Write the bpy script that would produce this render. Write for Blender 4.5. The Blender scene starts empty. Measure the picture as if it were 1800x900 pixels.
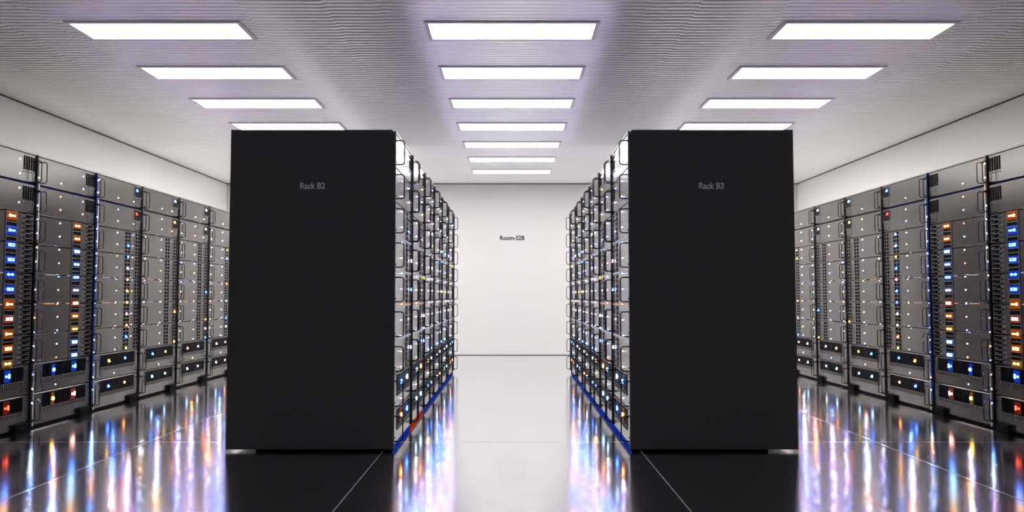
import bpy, bmesh, math, random
R = random.Random(7)
C = bpy.context.scene.collection
PI = math.pi

# ------------------------------------------------------------------ sizes (metres)
PITCH = 0.876            # width of one rack
NRACK = 6
Y0 = 5.236               # near end of every row
YEND = Y0 + PITCH * NRACK
SEAM0, UH = 2.0745, 0.2265   # top of the first unit, unit height
TOP = 2.088
XC_IN, XC_OUT = 0.762, 1.844  # centre blocks
XS = 3.64                # faces of the rows along the side walls
WX, WY, CH = 4.8935, 13.66, 2.9314
YB = -3.0                # rear end of the room, behind the camera
LX = [-2.533, 0.0, 2.533]
LY0, LP, LD, LHW = 5.563, 1.0957, 0.3386, 0.592
NL = 7
NB = 0                   # lamp rows above and behind the camera

# ------------------------------------------------------------------ materials
def principled(name, col, rough=0.5, metal=0.0, spec=0.5, **kw):
    m = bpy.data.materials.new(name); m.use_nodes = True
    b = m.node_tree.nodes['Principled BSDF']
    b.inputs['Base Color'].default_value = (*col, 1)
    b.inputs['Roughness'].default_value = rough
    b.inputs['Metallic'].default_value = metal
    b.inputs['Specular IOR Level'].default_value = spec
    for k, v in kw.items(): b.inputs[k].default_value = v
    return m
def noise_rough(m, scale, lo, hi, stretch=(1, 1, 1)):
    nt = m.node_tree; b = nt.nodes['Principled BSDF']
    tc = nt.nodes.new('ShaderNodeTexCoord'); mp = nt.nodes.new('ShaderNodeMapping')
    mp.inputs['Scale'].default_value = stretch
    n = nt.nodes.new('ShaderNodeTexNoise'); n.inputs['Scale'].default_value = scale
    n.inputs['Detail'].default_value = 3
    r = nt.nodes.new('ShaderNodeMapRange')
    r.inputs['To Min'].default_value = lo; r.inputs['To Max'].default_value = hi
    nt.links.new(tc.outputs['Object'], mp.inputs['Vector'])
    nt.links.new(mp.outputs['Vector'], n.inputs['Vector'])
    nt.links.new(n.outputs['Fac'], r.inputs['Value'])
    nt.links.new(r.outputs['Result'], b.inputs['Roughness'])
    return m
def emit(name, col, strength):
    m = bpy.data.materials.new(name); m.use_nodes = True
    nt = m.node_tree; nt.nodes.clear()
    e = nt.nodes.new('ShaderNodeEmission'); o = nt.nodes.new('ShaderNodeOutputMaterial')
    e.inputs['Color'].default_value = (*col, 1); e.inputs['Strength'].default_value = strength
    nt.links.new(e.outputs[0], o.inputs['Surface'])
    return m

M = {}
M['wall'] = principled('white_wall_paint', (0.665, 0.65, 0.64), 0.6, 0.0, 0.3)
M['side_wall'] = principled('white_wall_paint_brightened', (0.90, 0.88, 0.86), 0.7, 0.0, 0.12)  # same paint as the back wall, made paler to brighten the sides
M['ceiling'] = principled('white_ribbed_ceiling', (0.96, 0.955, 0.955), 0.27, 0.30, 0.4)
M['floor'] = noise_rough(principled('polished_floor', (0.90, 0.90, 0.905), 0.13, 1.0), 1.5, 0.115, 0.14)
M['joint'] = principled('pale_floor_joint', (0.60, 0.60, 0.62), 0.5)
M['panel'] = principled('black_satin_panel', (0.066, 0.066, 0.064), 0.5, 0, 0.5)
M['body'] = principled('black_rack_steel', (0.012, 0.012, 0.014), 0.4, 0, 0.4)
M['face'] = noise_rough(principled('brushed_unit_metal', (0.20, 0.189, 0.178), 0.20, 0.88, 0.5), 3, 0.185, 0.20, (1, 1, 12))
M['top'] = principled('grey_top_cover', (0.10, 0.10, 0.105), 0.35, 0.6)
M['top_bounce'] = principled('pale_bounce_top_cover', (0.50, 0.49, 0.48), 0.5)  # unseen side-rack tops made pale to bounce light onto walls and ceiling
M['rim'] = principled('grey_port_rim', (0.26, 0.25, 0.25), 0.4, 0.7)
M['black'] = principled('black_socket', (0.006, 0.006, 0.008), 0.8, 0, 0.08)
M['base'] = principled('black_plinth', (0.006, 0.006, 0.007), 0.8, 0, 0.1)
M['wire'] = principled('black_handle_wire', (0.03, 0.03, 0.04), 0.25, 0.6)
M['chrome'] = principled('chrome_rod', (0.8, 0.79, 0.78), 0.35, 1.0)
M['frame'] = principled('white_lamp_frame', (0.78, 0.78, 0.77), 0.4)
M['gap'] = principled('dark_shadow_gap', (0.03, 0.028, 0.028), 0.7)
M['print_pale'] = principled('pale_grey_print', (0.8, 0.8, 0.8), 0.6)
M['print_dark'] = principled('dark_grey_print', (0.02, 0.02, 0.022), 0.7, 0, .2)
M['glass'] = principled('dark_screen_glass', (0.01, 0.012, 0.02), 0.15)
LAMP = 11.5
M['lamp'] = emit('lamp_diffuser', (1.0, 0.995, 0.985), LAMP)
def batwing(m, lo, hi):          # invented wide throw: stronger sideways, to brighten the walls and ceiling
    nt = m.node_tree; lw = nt.nodes.new('ShaderNodeLayerWeight'); lw.inputs['Blend'].default_value = 0.5
    r = nt.nodes.new('ShaderNodeMapRange'); r.inputs['From Min'].default_value = 0.25; r.inputs['From Max'].default_value = 0.75
    r.inputs['To Min'].default_value = lo; r.inputs['To Max'].default_value = hi
    nt.links.new(lw.outputs['Facing'], r.inputs['Value'])
    e = [n for n in nt.nodes if n.type == 'EMISSION'][0]; nt.links.new(r.outputs['Result'], e.inputs['Strength'])
batwing(M['lamp'], 9.0, 14.0)
AISLE = []                       # invented grading: near outer lamps dimmed, far unseen ones boosted as fill
for f in (.30, .44, .85, 1.35, 1.75, 2.0, 2.2):
    m = emit('lamp_diffuser_outer_aisle', (1.0, 0.98, 0.955), LAMP); batwing(m, 11.5 * f, 21.0 * f); AISLE.append(m)
LED = {
    'blue': emit('led_blue', (0.10, 0.25, 1.0), 2000),
    'sky': emit('led_light_blue', (0.35, 0.62, 1.0), 1400),
    'white': emit('led_white', (0.85, 0.88, 1.0), 1000),
    'violet': emit('led_violet', (0.50, 0.36, 1.0), 1600),
    'orange': emit('led_orange', (1.0, 0.30, 0.07), 1700),
    'amber': emit('led_amber', (1.0, 0.50, 0.12), 1200),
    'pink': emit('led_pink', (1.0, 0.45, 0.50), 1400),
}
PORT = {
    'blue': emit('port_blue', (0.06, 0.22, 1.0), 16),
    'sky': emit('port_light_blue', (0.45, 0.72, 1.0), 12),
    'white': emit('port_white', (0.85, 0.90, 1.0), 11),
    'orange': emit('port_orange', (1.0, 0.36, 0.10), 13),
    'amber': emit('port_amber', (1.0, 0.60, 0.10), 10),
    'pink': emit('port_pink', (1.0, 0.50, 0.42), 11),
    'red': emit('port_red', (1.0, 0.10, 0.05), 4),
}
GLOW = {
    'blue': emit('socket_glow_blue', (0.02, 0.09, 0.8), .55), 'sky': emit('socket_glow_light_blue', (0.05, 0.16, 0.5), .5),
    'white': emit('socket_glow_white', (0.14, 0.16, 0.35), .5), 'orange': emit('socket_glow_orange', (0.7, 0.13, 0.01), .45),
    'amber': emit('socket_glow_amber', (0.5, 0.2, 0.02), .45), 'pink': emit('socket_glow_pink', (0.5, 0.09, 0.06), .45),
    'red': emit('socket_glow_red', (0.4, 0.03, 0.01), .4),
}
STRIP = {
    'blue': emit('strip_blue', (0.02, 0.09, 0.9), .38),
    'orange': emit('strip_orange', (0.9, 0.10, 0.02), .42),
    'halo': emit('halo_blue', (0.03, 0.09, 0.9), .35),
    'navy': emit('seam_glint_navy', (0.02, 0.05, 0.5), .10),
    'white': emit('seam_glint_white', (0.75, 0.78, 1.0), .8),
    'warm': emit('seam_glint_warm', (1.0, 0.62, 0.45), .95),
}

# ------------------------------------------------------------------ mesh helper
class MB:
    """collects shapes given in rack space (u along the row, n out of the face, z up);
    s = +1 faces +x, s = -1 faces -x (the mirror image)"""
    def __init__(self, s=1):
        self.s = s; self.v = []; self.f = []; self.mi = []; self.sm = []; self.mats = []
    def m(self, mat):
        if mat not in self.mats: self.mats.append(mat)
        return self.mats.index(mat)
    def P(self, u, n, z): return (self.s * n, u, z)
    def face(self, idx, mat, smooth=False):
        self.f.append(idx if self.s > 0 else idx[::-1]); self.mi.append(self.m(mat)); self.sm.append(smooth)
    def box(self, u0, u1, n0, n1, z0, z1, mat, front=None, bev=0.0):
        b = len(self.v)
        if bev:
            # front edges chamfered: back ring, front-side ring, inset front ring
            for (n, d) in ((n0, 0), (n1 - bev, 0), (n1, bev)):
                for (u, z) in ((u0 + d, z0 + d), (u1 - d, z0 + d), (u1 - d, z1 - d), (u0 + d, z1 - d)):
                    self.v.append(self.P(u, n, z))
            for r in (0, 4):
                for i in range(4):
                    j = (i + 1) % 4
                    self.face([b + r + i, b + r + j, b + r + 4 + j, b + r + 4 + i], mat)
            self.face([b + 8, b + 9, b + 10, b + 11], front or mat); self.face([b + 3, b + 2, b + 1, b], mat)
            return
        for n in (n0, n1):
            for (u, z) in ((u0, z0), (u1, z0), (u1, z1), (u0, z1)):
                self.v.append(self.P(u, n, z))
        for i in range(4):
            j = (i + 1) % 4
            self.face([b + i, b + j, b + 4 + j, b + 4 + i], mat)
        self.face([b + 4, b + 5, b + 6, b + 7], front or mat); self.face([b + 3, b + 2, b + 1, b], mat)
    def ring(self, u0, u1, z0, z1, n0, n1, w, mat):
        """a picture-frame of width w"""
        self.box(u0, u1, n0, n1, z0, z0 + w, mat); self.box(u0, u1, n0, n1, z1 - w, z1, mat)
        self.box(u0, u0 + w, n0, n1, z0 + w, z1 - w, mat); self.box(u1 - w, u1, n0, n1, z0 + w, z1 - w, mat)
    def dome(self, u, n, z, r, h, mat, k=8, su=1.0):
        b = len(self.v)
        for (rr, hh) in ((r, 0), (r * 0.75, h * 0.75)):
            for i in range(k):
                a = 2 * PI * i / k
                self.v.append(self.P(u + su * rr * math.cos(a), n + hh, z + rr * math.sin(a)))
        self.v.append(self.P(u, n + h, z))
        for i in range(k):
            j = (i + 1) % k
            self.face([b + i, b + j, b + k + j, b + k + i], mat, True)
            self.face([b + k + i, b + k + j, b + 2 * k], mat, True)
    def torus_flat(self, u, n, z, ro, ri, h, mat, k=12):
        b = len(self.v)
        for (rr, hh) in ((ro, 0), (ro, h), (ri, h), (ri, 0)):
            for i in range(k):
                a = 2 * PI * i / k
                self.v.append(self.P(u + rr * math.cos(a), n + hh, z + rr * math.sin(a)))
        for q in range(4):
            for i in range(k):
                j = (i + 1) % k; q2 = (q + 1) % 4
                self.face([b + q * k + i, b + q * k + j, b + q2 * k + j, b + q2 * k + i], mat)
    def tube(self, pts, r, mat, k=8):
        """pts in (u,n,z); a round wire along them"""
        from mathutils import Vector
        P = [Vector(p) for p in pts]; b = len(self.v); ref = Vector((1, 0, 0))
        for i, p in enumerate(P):
            t = (P[min(i + 1, len(P) - 1)] - P[max(i - 1, 0)]).normalized()
            rf = ref if abs(t.dot(ref)) < 0.9 else Vector((0, 1, 0))
            a = t.cross(rf).normalized(); c = t.cross(a).normalized()
            for q in range(k):
                an = 2 * PI * q / k
                w = p + a * (r * math.cos(an)) + c * (r * math.sin(an))
                self.v.append(self.P(*w))
        for i in range(len(P) - 1):
            for q in range(k):
                q2 = (q + 1) % k
                self.face([b + i * k + q, b + i * k + q2, b + (i + 1) * k + q2, b + (i + 1) * k + q], mat, True)
        self.face([b + q for q in range(k)][::-1], mat); e = b + (len(P) - 1) * k
        self.face([e + q for q in range(k)], mat)
    def mesh(self, name):
        me = bpy.data.meshes.new(name); me.from_pydata(self.v, [], self.f)
        for m in self.mats: me.materials.append(m)
        me.polygons.foreach_set('material_index', self.mi)
        me.polygons.foreach_set('use_smooth', self.sm)
        bm = bmesh.new(); bm.from_mesh(me); bmesh.ops.recalc_face_normals(bm, faces=bm.faces[:]); bm.to_mesh(me); bm.free()
        me.update(); return me

def put(name, me, parent=None, loc=(0, 0, 0), mat=None):
    o = bpy.data.objects.new(name, me); C.objects.link(o)
    o.parent = parent; o.location = loc
    if mat is not None:
        o.material_slots[0].link = 'OBJECT'; o.material_slots[0].material = mat
        if len(me.materials) > 1:
            key = [k for k in PORT if PORT[k] == mat][0]
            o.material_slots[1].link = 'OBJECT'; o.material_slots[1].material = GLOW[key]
    return o
def thing(name, label, cat, loc, group=None):
    o = bpy.data.objects.new(name, None); C.objects.link(o); o.location = loc
    o.empty_display_size = 0.2
    o['label'] = label; o['category'] = cat
    if group: o['group'] = group
    return o
def structure(name, mb):
    o = put(name, mb.mesh(name)); o['kind'] = 'structure'; return o

# ------------------------------------------------------------------ room shell
def room_box(name, x0, x1, y0, y1, z0, z1, mat):
    b = MB(); b.box(y0, y1, x0, x1, z0, z1, mat); return structure(name, b)
room_box('floor', -WX - .2, WX + .2, YB - .2, WY + .2, -0.12, 0.0, M['floor'])
room_box('wall_left', -WX - .2, -WX, YB - .2, WY + .2, 0, CH + .15, M['side_wall'])
room_box('wall_right', WX, WX + .2, YB - .2, WY + .2, 0, CH + .15, M['side_wall'])
room_box('wall_back', -WX, WX, WY, WY + .2, 0, CH + .15, M['wall'])
room_box('wall_front', -WX, WX, YB - .2, YB, 0, CH + .15, M['wall'])

# ribbed ceiling: rounded battens running across the room, in panels whose battens are staggered
RIB = LP / 17
def ceiling():
    b = MB()
    xs = [-WX, -4.17, -3.62, -3.25, -1.82, -1.25, -0.90, 0.90, 1.25, 1.82, 3.25, 3.62, 4.17, WX]
    ph = [0.0, .35, .1, .0, .3, .65, .3, .0, .3, .65, .3, .0, .35, .1, .0]
    ph = [0.1, .35, .0, .25, .5, .2, .0, .2, .5, .25, .0, .35, .1]
    prof = [(0.0, 0.006), (0.12, 0.0015), (0.28, 0.0), (0.62, 0.0), (0.80, 0.0015), (0.93, 0.006)]
    mat = M['ceiling']
    for (x0, x1, p) in zip(xs[:-1], xs[1:], ph):
        ys = []; n = int((WY - YB) / RIB) + 2
        y = YB + (p - 1) * RIB
        pts = [(YB, 0.011)]
        for i in range(n):
            for (t, h) in prof:
                yy = y + (i + t) * RIB
                if YB < yy < WY: pts.append((yy, h))
        pts.append((WY, 0.011))
        bb = len(b.v)
        for (yy, h) in pts:
            b.v.append((x0, yy, CH + h)); b.v.append((x1, yy, CH + h))
        for i in range(len(pts) - 1):
            a = bb + 2 * i
            b.f.append([a, a + 2, a + 3, a + 1]); b.mi.append(b.m(mat)); b.sm.append(False)
    # solid back above the battens
    b.box(YB, WY, -WX, WX, CH + .04, CH + .15, mat)
    me = bpy.data.meshes.new('ceiling'); me.from_pydata(b.v, [], b.f)
    me.materials.append(mat); me.update()
    o = put('ceiling', me); o['kind'] = 'structure'
ceiling()
# dark strips painting the shadow gaps where walls meet ceiling and floor
room_box('trim_1', -WX, -WX + .008, YB, WY, CH - .010, CH + .004, M['gap'])
room_box('trim_2', WX - .008, WX, YB, WY, CH - .010, CH + .004, M['gap'])
room_box('trim_3', -WX, WX, WY - .006, WY, CH - .012, CH + .002, M['gap'])
room_box('gap_strip_back', -WX, WX, WY - .004, WY, 0.0, .009, M['gap'])
# pale joints between the big floor slabs
k = 4
for x in (-4.166, -2.50, -0.833, 0.833, 2.50, 4.166):
    room_box('trim_%d' % k, x - .0024, x + .0024, YB, WY - .01, -0.002, 0.0008, M['joint']); k += 1
for y in (-1.10, 2.232, 5.56, 8.89, 12.23):
    room_box('trim_%d' % k, -WX, WX, y - .0008, y + .0008, -0.002, 0.0006, M['joint']); k += 1

# ------------------------------------------------------------------ ceiling lamps
def lamp_meshes():
    f = MB(); w = 0.028; t0, t1 = CH - .012 , CH + .012
    y1 = LD
    f.box(-w, 0, -LHW - w, LHW + w, -.012, .03, M['frame']); f.box(y1, y1 + w, -LHW - w, LHW + w, -.012, .03, M['frame'])
    f.box(0, y1, -LHW - w, -LHW, -.012, .03, M['frame']); f.box(0, y1, LHW, LHW + w, -.012, .03, M['frame'])
    d = MB(); d.box(0, y1, -LHW, LHW, -.006, .004, M['lamp'])
    return f.mesh('lamp_frame'), d.mesh('lamp_diffuser')
fm, dm = lamp_meshes()
behind = ['first above the frame', 'second above the frame', 'third above the frame', 'overhead of the camera', 'behind the camera']
ords = ['nearest in view', 'second nearest in view', 'third nearest in view', 'fourth nearest in view',
        'third from the back wall', 'second from the back wall', 'closest to the back wall']
for ci, side in enumerate(('left', 'middle', 'right')):
    for r in list(range(NL)) + [-1 - q for q in range(NB)]:
        t = thing('ceiling_light', 'white rectangular ceiling light panel, %s column, %s' % (side, ords[r] if r >= 0 else behind[-1 - r]),
                  'ceiling light', (LX[ci], LY0 + r * LP, CH), 'light panels in the %s ceiling column' % side)
        put('light_frame', fm, t); put('diffuser', dm, t, mat=M['lamp'] if ci == 1 else AISLE[r])

# ------------------------------------------------------------------ server unit pieces (z is measured from the unit's bottom seam)
cache = {}
def cached(key, fn):
    if key not in cache: cache[key] = fn()
    return cache[key]
U = lambda f: f * PITCH
FN = 0.0                 # front plane of the faceplates
def face_mesh(s, wide_gap):
    b = MB(s); g = {1: .011, 0: .003, 2: -.016}[wide_gap]
    b.box(U(0) + .006, U(1) - .030, -.035, FN, g, UH - .003, M['face'], bev=.003)
    # screws by the handles
    for u in (.048, .932):
        for z in (.042, .182): b.dome(U(u), FN, z, .006, .004, M['wire'], 6)
    return b.mesh('server_unit')
def handle_mesh(s):
    b = MB(s); z0, z1, n1, r = .022, .182, .054, .018
    pts = [(0, -.001, z0)]
    for (cn, cz, a0) in ((n1 - r, z0 + r, -90), (n1 - r, z1 - r, 0)):
        for i in range(5):
            a = math.radians(a0 + 90 * i / 4); pts.append((0, cn + r * math.cos(a), cz + r * math.sin(a)))
    pts.append((0, -.001, z1))
    b.tube(pts, .0042, M['wire'], 6)
    return b.mesh('handle')
def led_mesh(s, r):
    b = MB(s); b.dome(0, 0, 0, r, r * .8, LED['white'], 6); return b.mesh('indicator_light')
def vent_mesh(s):
    b = MB(s); u0, u1, z0, z1 = U(.785), U(.955), .100, .204
    w = (u1 - u0) / 5
    for i in range(5):
        b.box(u0 + w * i + .004, u0 + w * (i + 1) - .004, FN - .001, FN + .0015, z0, z1, M['black'])
    b.box(u0 - .002, u1 + .002, FN - .001, FN + .0012, z1 + .001, z1 + .004, M['rim'])
    for i in range(5):                      # short tongues hanging below the slots
        u = u0 + (u1 - u0) * (i + .5) / 5
        b.box(u - .005, u + .005, FN, FN + .004, z0 - .022, z0 - .008, M['rim'])
    return b.mesh('vent')
def screen_mesh(s):
    b = MB(s); u0, u1, z0, z1 = U(.79), U(.965), .106, .214
    b.ring(u0, u1, z0, z1, FN, FN + .0035, .004, M['rim'])
    b.box(u0 + .005, u1 - .005, FN, FN + .003, z0 + .005, z1 - .005, M['black'])
    for i in range(1, 7):
        u = u0 + (u1 - u0) * i / 7
        b.box(u - .0006, u + .0006, FN + .003, FN + .0036, z0 + .005, z1 - .005, M['rim'])
    return b.mesh('display_screen')
def bank_slots(s, u0, u1, dots):
    """six wide dark slots one above the other; dots: two columns of little studs beside them"""
    b = MB(s); n = 6; p = (UH - .012) / n
    for i in range(n):
        z = .006 + p * i
        b.box(u0, u1, FN, FN + .001, z + .004, z + p - .004, M['black'])
        b.box(u0, u1, FN, FN + .007, z + p - .006, z + p - .001, M['rim'])
        if dots:
            b.box(u0 + (u1-u0)*.55, u1, FN + .001, FN + .009, z + .008, z + .013, M['rim'])
            for du in (.016, .040): b.dome(u0 - du, FN, z + p * .5, .008, .009, M['rim'], 6)
    b.box(u0 - .003, u0, FN, FN + .006, .006, UH - .006, M['rim']); b.box(u1, u1 + .003, FN, FN + .006, .006, UH - .006, M['rim'])
    return b.mesh('port_bank')
def bank_squares(s, u0, u1):
    """six rows of paired square sockets with raised rims"""
    b = MB(s); n = 6; p = (UH - .016) / n; w = (u1 - u0) / 2
    for i in range(n):
        z = .008 + p * i
        for c in (0, 1):
            a = u0 + c * w
            b.ring(a + .001, a + w - .001, z + .001, z + p - .001, FN, FN + .0022, .0035, M['rim'])
            b.box(a + .004, a + w - .004, FN, FN + .001, z + .004, z + p - .004, M['black'])
            b.box(a + w * .35, a + w * .65, FN + .001, FN + .0025, z + .003, z + .010, M['black'])
    return b.mesh('port_bank')
def grille_mesh(s):
    """wide intake grille with wavy fins and tongues, in the upper half of the two lowest units"""
    b = MB(s); u0, u1, z0, z1 = U(.14), U(.875), .108, .216
    b.ring(u0 - .004, u1 + .004, z0 - .004, z1 + .004, FN, FN + .005, .005, M['rim'])
    b.box(u0, u1, FN, FN + .001, z0, z1, M['black'])
    n = 26
    for i in range(1, n):
        u = u0 + (u1 - u0) * i / n
        b.box(u - .0022, u + .0022, FN + .001, FN + .007, z0, z1, M['wire'])
    for i in range(n):
        u = u0 + (u1 - u0) * (i + .5) / n
        b.box(u - .004, u + .004, FN, FN + .006, z0 - .030, z0 - .006, M['rim'])
    return b.mesh('grille')
mdummy = PORT['white']
def lit_port(s, kind):
    b = MB(s); m = mdummy; n0, n1 = FN + .003, FN + .009
    if kind == 'pair':       # two lit plugs joined by a thin bridge
        for u in (-.030, .030): b.dome(u, n0, 0, .0125, .008, m, 10, 1.5)
        b.box(-.03, .03, n0, n1 - .003, -.007, .004, m)
    elif kind == 'key':      # a plug with a bar to one side
        b.dome(-.034, n0, 0, .016, .008, m, 10); b.box(-.02, .045, n0, n1, -.008, .006, m)
    elif kind == 'block':    # square lit socket with a dark slot
        b.ring(-.045, .045, -.014, .014, n0, n1, .008, m); b.box(-.045, -.005, n0, n1, -.014, .014, m)
    elif kind == 'ring':
        b.torus_flat(0, n0, 0, .020, .009, .008, m)
    elif kind == 'dotbar':
        b.dome(-.024, n0, 0, .013, .008, m, 8); b.box(-.012, .012, n0, n1, -.004, .004, m)
        b.ring(.010, .032, -.022, .022, n0, n1, .008, m)
    elif kind == 'small':    # small rectangular lamp
        b.box(-.014, .014, n0, n1, -.013, .013, m, bev=.002)
    elif kind == 'step':
        b.box(-.02, .0, n0, n1, -.015, .015, m); b.box(0, .022, n0, n1, -.015, -.002, m)
    k0 = .74                               # the lit cores are smaller than their sockets
    b.v = [(x, y * k0, z * k0) for (x, y, z) in b.v]
    gw, gh = {'pair': (.058, .026), 'key': (.058, .034), 'block': (.058, .028), 'ring': (.022, .046), 'dotbar': (.034, .044),
              'small': (.016, .015), 'step': (.024, .020)}[kind]
    b.box(-gw, gw, n0 - .003, n0 - .0005, -gh, gh, GLOW['white'])        # self-glowing plate stands in for the plug's halo on its socket
    return b.mesh('lit_port')
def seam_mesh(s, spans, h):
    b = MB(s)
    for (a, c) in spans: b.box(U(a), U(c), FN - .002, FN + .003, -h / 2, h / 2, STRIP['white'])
    return b.mesh('seam_glint')
def body_mesh(s, depth, pale):
    b = MB(s)
    b.box(0.001, PITCH - .001, -depth, -.036, .036, TOP - .012, M['body'])            # carcass
    b.box(0.001, PITCH - .001, -depth, -.036, TOP - .012, TOP, M['top_bounce'] if pale else M['top'])
    b.box(0.001, PITCH - .001, -.036, .002, SEAM0 + .001, TOP, M['rim'])       # top lip
    b.box(0.001, .006, -.036, -.004, .036, SEAM0, M['body']); b.box(PITCH - .006, PITCH - .001, -.036, -.004, .036, SEAM0, M['body'])
    return b.mesh('rack_body')
def plinth_mesh(s, depth, inset):
    b = MB(s); b.box(.004, PITCH - .004, -depth + inset, -.012, 0.0, .036, M['base']); return b.mesh('plinth')
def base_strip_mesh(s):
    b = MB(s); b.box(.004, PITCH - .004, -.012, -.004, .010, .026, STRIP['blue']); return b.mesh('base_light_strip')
def foot_mesh(s):
    b = MB(s); b.box(U(.74), U(.91), -.010, .030, 0.0, .062, M['base'], bev=.004)
    b.box(U(.77), U(.88), -.010, .034, .018, .042, M['black']); return b.mesh('foot')
def post_mesh(s, chrome):
    b = MB(s); b.box(-.026, -.002, -.03, .012, .036, SEAM0 + .004, M['body'], bev=.003)
    if chrome:
        b.tube([(-.012, .020, .02), (-.012, .020, 1.0), (-.012, .020, SEAM0 - .22)], .0045, M['chrome'], 6)
        for z in (.06, .5, .95, 1.4, 1.8): b.box(-.018, -.006, .010, .026, z - .008, z + .008, M['body'])
    return b.mesh('post')
def halo_mesh(s):
    b = MB(s); b.box(-.0255, -.0195, .011, .014, .10, SEAM0 - .01, STRIP['halo']); return b.mesh('halo_strip')  # glowing strip painted along the post as the halo of its LEDs
def rear_door_mesh(s, depth):
    """the rack's far side: a perforated door with a lamp column and a latch"""
    b = MB(s); n1 = -depth
    b.box(.012, PITCH - .012, n1 - .018, n1, .05, TOP - .01, M['body'])
    for i in range(9):
        z0 = SEAM0 - (i + 1) * UH + .006
        b.box(.03, PITCH - .03, n1 - .024, n1 - .017, z0, z0 + UH - .012, M['face'])
    b.tube([(.80, n1 - .024, 1.15), (.80, n1 - .055, 1.15), (.80, n1 - .055, .95), (.80, n1 - .024, .95)], .007, M['wire'], 6)
    cols = ['blue', 'sky', 'orange', 'white', 'blue', 'pink']
    for k_ in range(17):
        for ui, u in enumerate((U(.30), U(.68))):
            mt = PORT[cols[(k_ * 5 + ui * 2) % 6]]
            b.dome(u, n1 - .024, 1.909 - .1073 * k_, .008, -.006, mt, 6)
    return b.mesh('rear_door')

# ------------------------------------------------------------------ racks
COLS = ['blue', 'violet', 'orange', 'blue', 'sky', 'pink', 'amber', 'violet', 'blue', 'white']
ZG = [1.909 + .1073 - .1073 * i for i in range(19)]        # heights of the lamp columns
def unit_of(z): return min(8, max(0, int((SEAM0 - z) / UH)))
def lit(s, kind): return cached(('lit', s, kind), lambda: lit_port(s, kind))

A_COL = {0: ['orange', 'blue', 'blue', 'blue', 'blue', 'blue', 'orange', 'pink', 'orange', 'orange', 'amber'],
         1: ['orange', 'orange', 'sky', 'sky', 'sky', 'white', 'pink', 'orange', 'amber', 'sky', 'sky']}
BOT = {0: (('red', 'blue'), ('red', 'red')), 1: (('blue', 'blue'), ('amber', 'pink')), 2: (('amber', 'blue'), ('blue', 'orange')),
       3: (('blue', 'amber'), ('sky', 'sky')), 4: (('orange', 'white'), ('sky', 'white')), 5: (('white', 'pink'), ('sky', 'pink'))}

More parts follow.
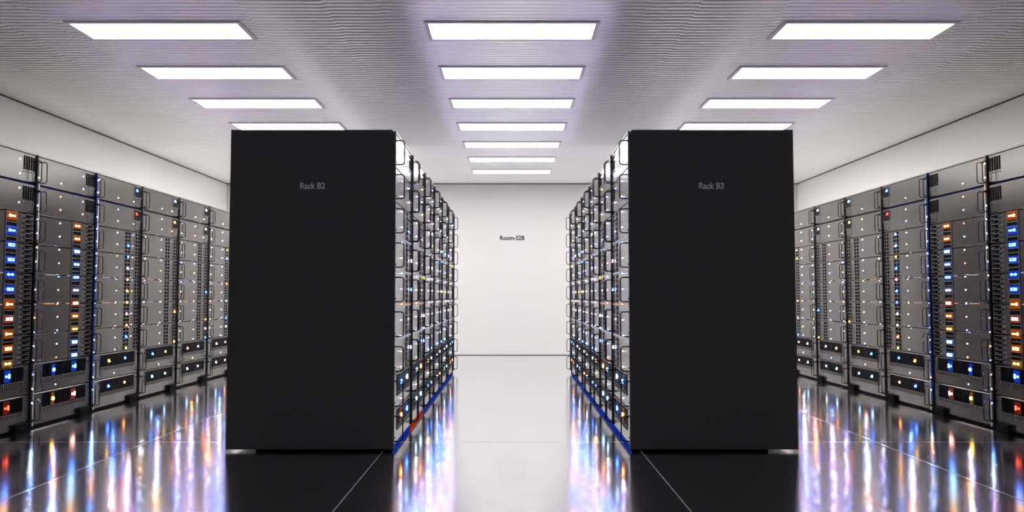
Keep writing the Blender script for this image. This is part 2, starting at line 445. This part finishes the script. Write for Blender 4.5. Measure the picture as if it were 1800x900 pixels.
def make_rack(s, xface, i, row, depth, label, group):
    """row: 'side' or 'centre'"""
    side = row == 'side'
    rnd = random.Random(i * 13 + (0 if side else 100))
    A = side and i < 2
    t = thing('server_rack', label, 'server rack', (xface, Y0 + i * PITCH, 0), group)
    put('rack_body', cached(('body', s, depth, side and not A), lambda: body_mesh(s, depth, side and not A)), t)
    put('plinth', cached(('pl', s, depth), lambda: plinth_mesh(s, depth, .15)), t)
    leds = {}
    for q in range(9):
        zb = SEAM0 - (q + 1) * UH
        wide = 1 if (side and q == 0) else (2 if side and q == 8 else 0)
        u = put('server_unit', cached(('face', s, wide), lambda: face_mesh(s, wide)), t, (0, 0, zb))
        for hu in (.030, .950):
            put('handle', cached(('h', s), lambda: handle_mesh(s)), u, (0, U(hu), 0))
        if q < 2:
            if A or not side: put('vent', cached(('v', s), lambda: vent_mesh(s)), u)
            else:
                put('display_screen', cached(('sc', s), lambda: screen_mesh(s)), u)
                c = [('blue', 'red'), ('sky', 'amber'), ('white', 'white'), ('sky', 'white')][i - 2][q]
                put('lit_port', lit(s, 'step'), u, (s * .002, U(.845), .175), PORT[c])
        elif q < 7:
            if A:
                put('port_bank', cached(('b1', s), lambda: bank_slots(s, U(.575), U(.715), False)), u)
                put('port_bank', cached(('b2', s), lambda: bank_slots(s, U(.83), U(.94), True)), u)
            else:
                put('port_bank', cached(('b3', s), lambda: bank_squares(s, U(.60), U(.735))), u)
                put('port_bank', cached(('b4', s), lambda: bank_squares(s, U(.835), U(.945))), u)
        else:
            put('grille', cached(('g', s), lambda: grille_mesh(s)), u)
            cc = BOT[i][q - 7]
            if not side: cc = (rnd.choice(['sky', 'blue', 'white', 'orange']), rnd.choice(['white', 'blue', 'orange', 'sky']))
            kinds = ('ring', 'dotbar') if i < 2 else ('step', 'small')
            put('lit_port', lit(s, kinds[0]), u, (s * .004, U(.31), .158), PORT[cc[0]])
            put('lit_port', lit(s, kinds[1]), u, (s * .004, U(.65), .160), PORT[cc[1]])
        # glowing strips stand in for glints on the seam edges at eye height
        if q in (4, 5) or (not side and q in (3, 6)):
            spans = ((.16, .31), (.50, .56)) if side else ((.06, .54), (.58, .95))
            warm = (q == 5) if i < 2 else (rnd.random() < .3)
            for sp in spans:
                put('seam_glint', cached(('seam', s, side, sp), lambda: seam_mesh(s, [sp], .004)), u, (0, 0, UH), STRIP['warm' if warm else 'white'])
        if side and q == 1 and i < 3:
            put('seam_glint', cached(('seam1', s), lambda: seam_mesh(s, [(.03, .93)], .006)), u, (-s * .004, 0, UH + .003), STRIP['navy'])  # dim glow painted in for the blue reflected in the upper seam
        leds[q] = u
    # lamp columns, each lamp fixed to the unit behind it
    lm = cached(('led', s), lambda: led_mesh(s, .0026))
    umid = .365 if i < 2 else (.44 if i == 2 else .50)
    for k_, z in enumerate(ZG[:18]):
        q = unit_of(z); zb = SEAM0 - (q + 1) * UH
        if q >= 7:
            zl = z - zb
            if zl > .10: continue
        c = COLS[rnd.randrange(len(COLS))]
        if side and i >= 3 and 1 < k_ < 15: put('indicator_light', lm, leds[q], (0, U(.085), z - zb), LED[COLS[rnd.randrange(len(COLS))]])
        if k_ > 0: put('indicator_light', lm, leds[q], (0, U(umid), z - zb), LED[c])
        if q < 2 or i == 2 or (not side and k_ % 2):
            if k_ < 14 and not (side and s < 0) and not (side and i >= 2 and q < 2 and z - zb > .09): put('indicator_light', lm, leds[q], (0, U(.745 if (q < 2 and A) else .785), z - zb), LED[COLS[rnd.randrange(len(COLS))]])
    # lit plugs in the first port bank
    if A:
        kinds = ['pair', 'pair', 'block', 'pair', 'pair', 'pair', 'block', 'pair', 'pair', 'block', 'block'] if i == 1 else \
                ['key', 'key', 'block', 'block', 'pair', 'block', 'key', 'block', 'key', 'block', 'pair']
        for j in range(11):
            z = ZG[4 + j]; q = unit_of(z)
            put('lit_port', lit(s, kinds[j]), leds[q], (s * .004, U(.645), z - (SEAM0 - (q + 1) * UH)), PORT[A_COL[i][j]])
    else:
        for j in range(11):
            if rnd.random() < (.9 if side and i == 2 else .45 if side else .3):
                z = ZG[4 + j]; q = unit_of(z)
                c = rnd.choice(['white', 'sky', 'orange', 'amber', 'blue', 'pink'])
                uu = .665 if i in (2, 5) else .89
                put('lit_port', lit(s, 'step' if j % 2 else 'small'), leds[q], (s * .003, U(uu), z - (SEAM0 - (q + 1) * UH)), PORT[c])
    if side:
        put('foot', cached(('foot', s), lambda: foot_mesh(s)), t)
        p = put('post', cached(('post', s, i < 2), lambda: post_mesh(s, i < 2)), t, (0, PITCH, 0))
        if i == 1: put('halo_strip', cached(('gc', s), lambda: halo_mesh(s)), p)
        if i < 2:
            pl = cached(('pled', s), lambda: led_mesh(s, .0030))
            for k_, z in enumerate(ZG[:18]):
                if rnd.random() < .92:
                    put('post_light', pl, p, (s * .012, -.006, z), LED[rnd.choice(['blue', 'sky', 'violet', 'white', 'orange', 'blue', 'white'])])
    else:
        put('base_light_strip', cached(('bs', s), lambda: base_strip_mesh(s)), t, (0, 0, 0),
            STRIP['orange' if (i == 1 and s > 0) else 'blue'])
        put('post', cached(('post', s, False), lambda: post_mesh(s, False)), t, (0, PITCH, 0))
        put('rear_door', cached(('rd', s), lambda: rear_door_mesh(s, depth)), t)
    return t

short = ['nearest', 'second nearest', 'third nearest', 'third from far end', 'second from far end', 'farthest']
place = ['nearest the camera', 'second from the camera', 'third from the camera', 'third from the far end', 'second from the far end', 'last at the far end']
look = ['with striped top vents, blue and orange lights', 'with striped top vents, paired port lights',
        'with small screens, white port lights', 'with small screens, dark ports',
        'with small screens, square ports', 'with small screens, pale ports']
racks = {}
for (s, nm) in ((1, 'left'), (-1, 'right')):
    for i in range(NRACK):
        make_rack(s, -s * XS, i, 'side', 1.05, 'grey server rack %s, %s wall row, %s' % (look[i], nm, short[i]),
                  'server racks along the %s wall' % nm)
    txt = 'Rack B2' if s > 0 else 'Rack B3'
    for i in range(NRACK):
        lab = ('server rack closed by the big black end panel marked %s' % txt) if i == 0 else \
              ('bright server rack in row behind %s panel, %s' % (txt, place[i]))
        racks[(s, i)] = make_rack(s, -s * (XC_IN + .003), i, 'centre', XC_OUT - XC_IN - .04, lab, 'server racks in the row behind the %s end panel' % txt)

# the black end panels with rounded edges, part of the nearest centre racks
def end_panel(s, parent):
    bm = bmesh.new()
    x0, x1 = -s * XC_OUT, -s * XC_IN
    if x0 > x1: x0, x1 = x1, x0
    y0, y1, z0, z1 = Y0 - .03, Y0 - .001, .0145, 2.0918
    vs = [bm.verts.new(p) for p in ((x0, y0, z0), (x1, y0, z0), (x1, y0, z1), (x0, y0, z1), (x0, y1, z0), (x1, y1, z0), (x1, y1, z1), (x0, y1, z1))]
    for f in ((0, 1, 2, 3), (5, 4, 7, 6), (4, 0, 3, 7), (1, 5, 6, 2), (3, 2, 6, 7), (4, 5, 1, 0)): bm.faces.new([vs[i] for i in f])
    bmesh.ops.recalc_face_normals(bm, faces=bm.faces[:])
    # big rounding at the upper aisle corner, then soft edges all round
    xi = -s * XC_IN
    e = [e for e in bm.edges if all(abs(v.co.x - xi) < 1e-6 and abs(v.co.z - z1) < 1e-6 for v in e.verts)]
    bmesh.ops.bevel(bm, geom=e, offset=.022, segments=5, affect='EDGES')
    e = [e for e in bm.edges if all(abs(v.co.y - y0) < 1e-6 for v in e.verts) and len(e.link_faces) == 2]
    bmesh.ops.bevel(bm, geom=e, offset=.006, segments=3, affect='EDGES')
    me = bpy.data.meshes.new('end_panel'); bm.to_mesh(me); bm.free(); me.materials.append(M['panel'])
    o = bpy.data.objects.new('end_panel', me); C.objects.link(o)
    o.parent = parent; o.location = (-parent.location.x, -parent.location.y, 0)
    o['label'] = 'large flat black end panel'
    return o

def lettering(txt, name, mat, cx, y, zbase, width, height, parent=None, ploc=(0, 0, 0), thick=0.0):
    cu = bpy.data.curves.new(name, 'FONT'); cu.body = txt; cu.extrude = .004; cu.offset = thick; cu.resolution_u = 4
    tmp = bpy.data.objects.new('tmp', cu); C.objects.link(tmp)
    dg = bpy.context.evaluated_depsgraph_get(); dg.update()
    me = bpy.data.meshes.new_from_object(tmp.evaluated_get(dg)); bpy.data.objects.remove(tmp)
    xs = [v.co.x for v in me.vertices]; ys = [v.co.y for v in me.vertices]
    sx = width / (max(xs) - min(xs)); sy = height / (max(ys) - min(ys)); mx = (max(xs) + min(xs)) / 2; my = min(ys)
    for v in me.vertices:
        v.co = ((v.co.x - mx) * sx, -v.co.z * .15, (v.co.y - my) * sy)
    me.materials.clear(); me.materials.append(mat); me.name = name
    o = bpy.data.objects.new(name, me); C.objects.link(o)
    o.parent = parent; o.location = (cx - ploc[0], y - ploc[1], zbase - ploc[2])
    return o
for s in (1, -1):
    p = end_panel(s, racks[(s, 0)])
    lettering('Rack B2' if s > 0 else 'Rack B3', 'lettering', M['print_pale'], -s * 1.303, Y0 - .0305, 1.700, .162, .043, p, thick=.022)
o = lettering('Room-S2B', 'wall_lettering', M['print_dark'], .005, WY - .0006, 1.957, .42, .078, thick=.03)
o['label'] = 'small dark lettering Room-S2B on the white back wall'; o['category'] = 'lettering'

# ------------------------------------------------------------------ camera, world, view
cam = bpy.data.cameras.new('camera'); co = bpy.data.objects.new('camera', cam); C.objects.link(co)
co.location = (0, 0, 1.0); co.rotation_euler = (math.radians(90 + 2.878), 0, 0)
cam.sensor_width = 36; cam.lens = 36 * 1408.1 / 1800; cam.clip_start = .05; cam.clip_end = 100
sc = bpy.context.scene; sc.camera = co
w = bpy.data.worlds.new('world'); sc.world = w; w.use_nodes = True
w.node_tree.nodes['Background'].inputs['Color'].default_value = (.02, .02, .022, 1)
sc.view_settings.view_transform = 'Standard'; sc.view_settings.look = 'None'
sc.view_settings.exposure = -0.15; sc.view_settings.gamma = 1; sc.view_settings.use_curve_mapping = False
sc.cycles.use_denoising = True
sc.cycles.max_bounces = 10; sc.cycles.diffuse_bounces = 6; sc.cycles.glossy_bounces = 6
sc.cycles.sample_clamp_indirect = 8
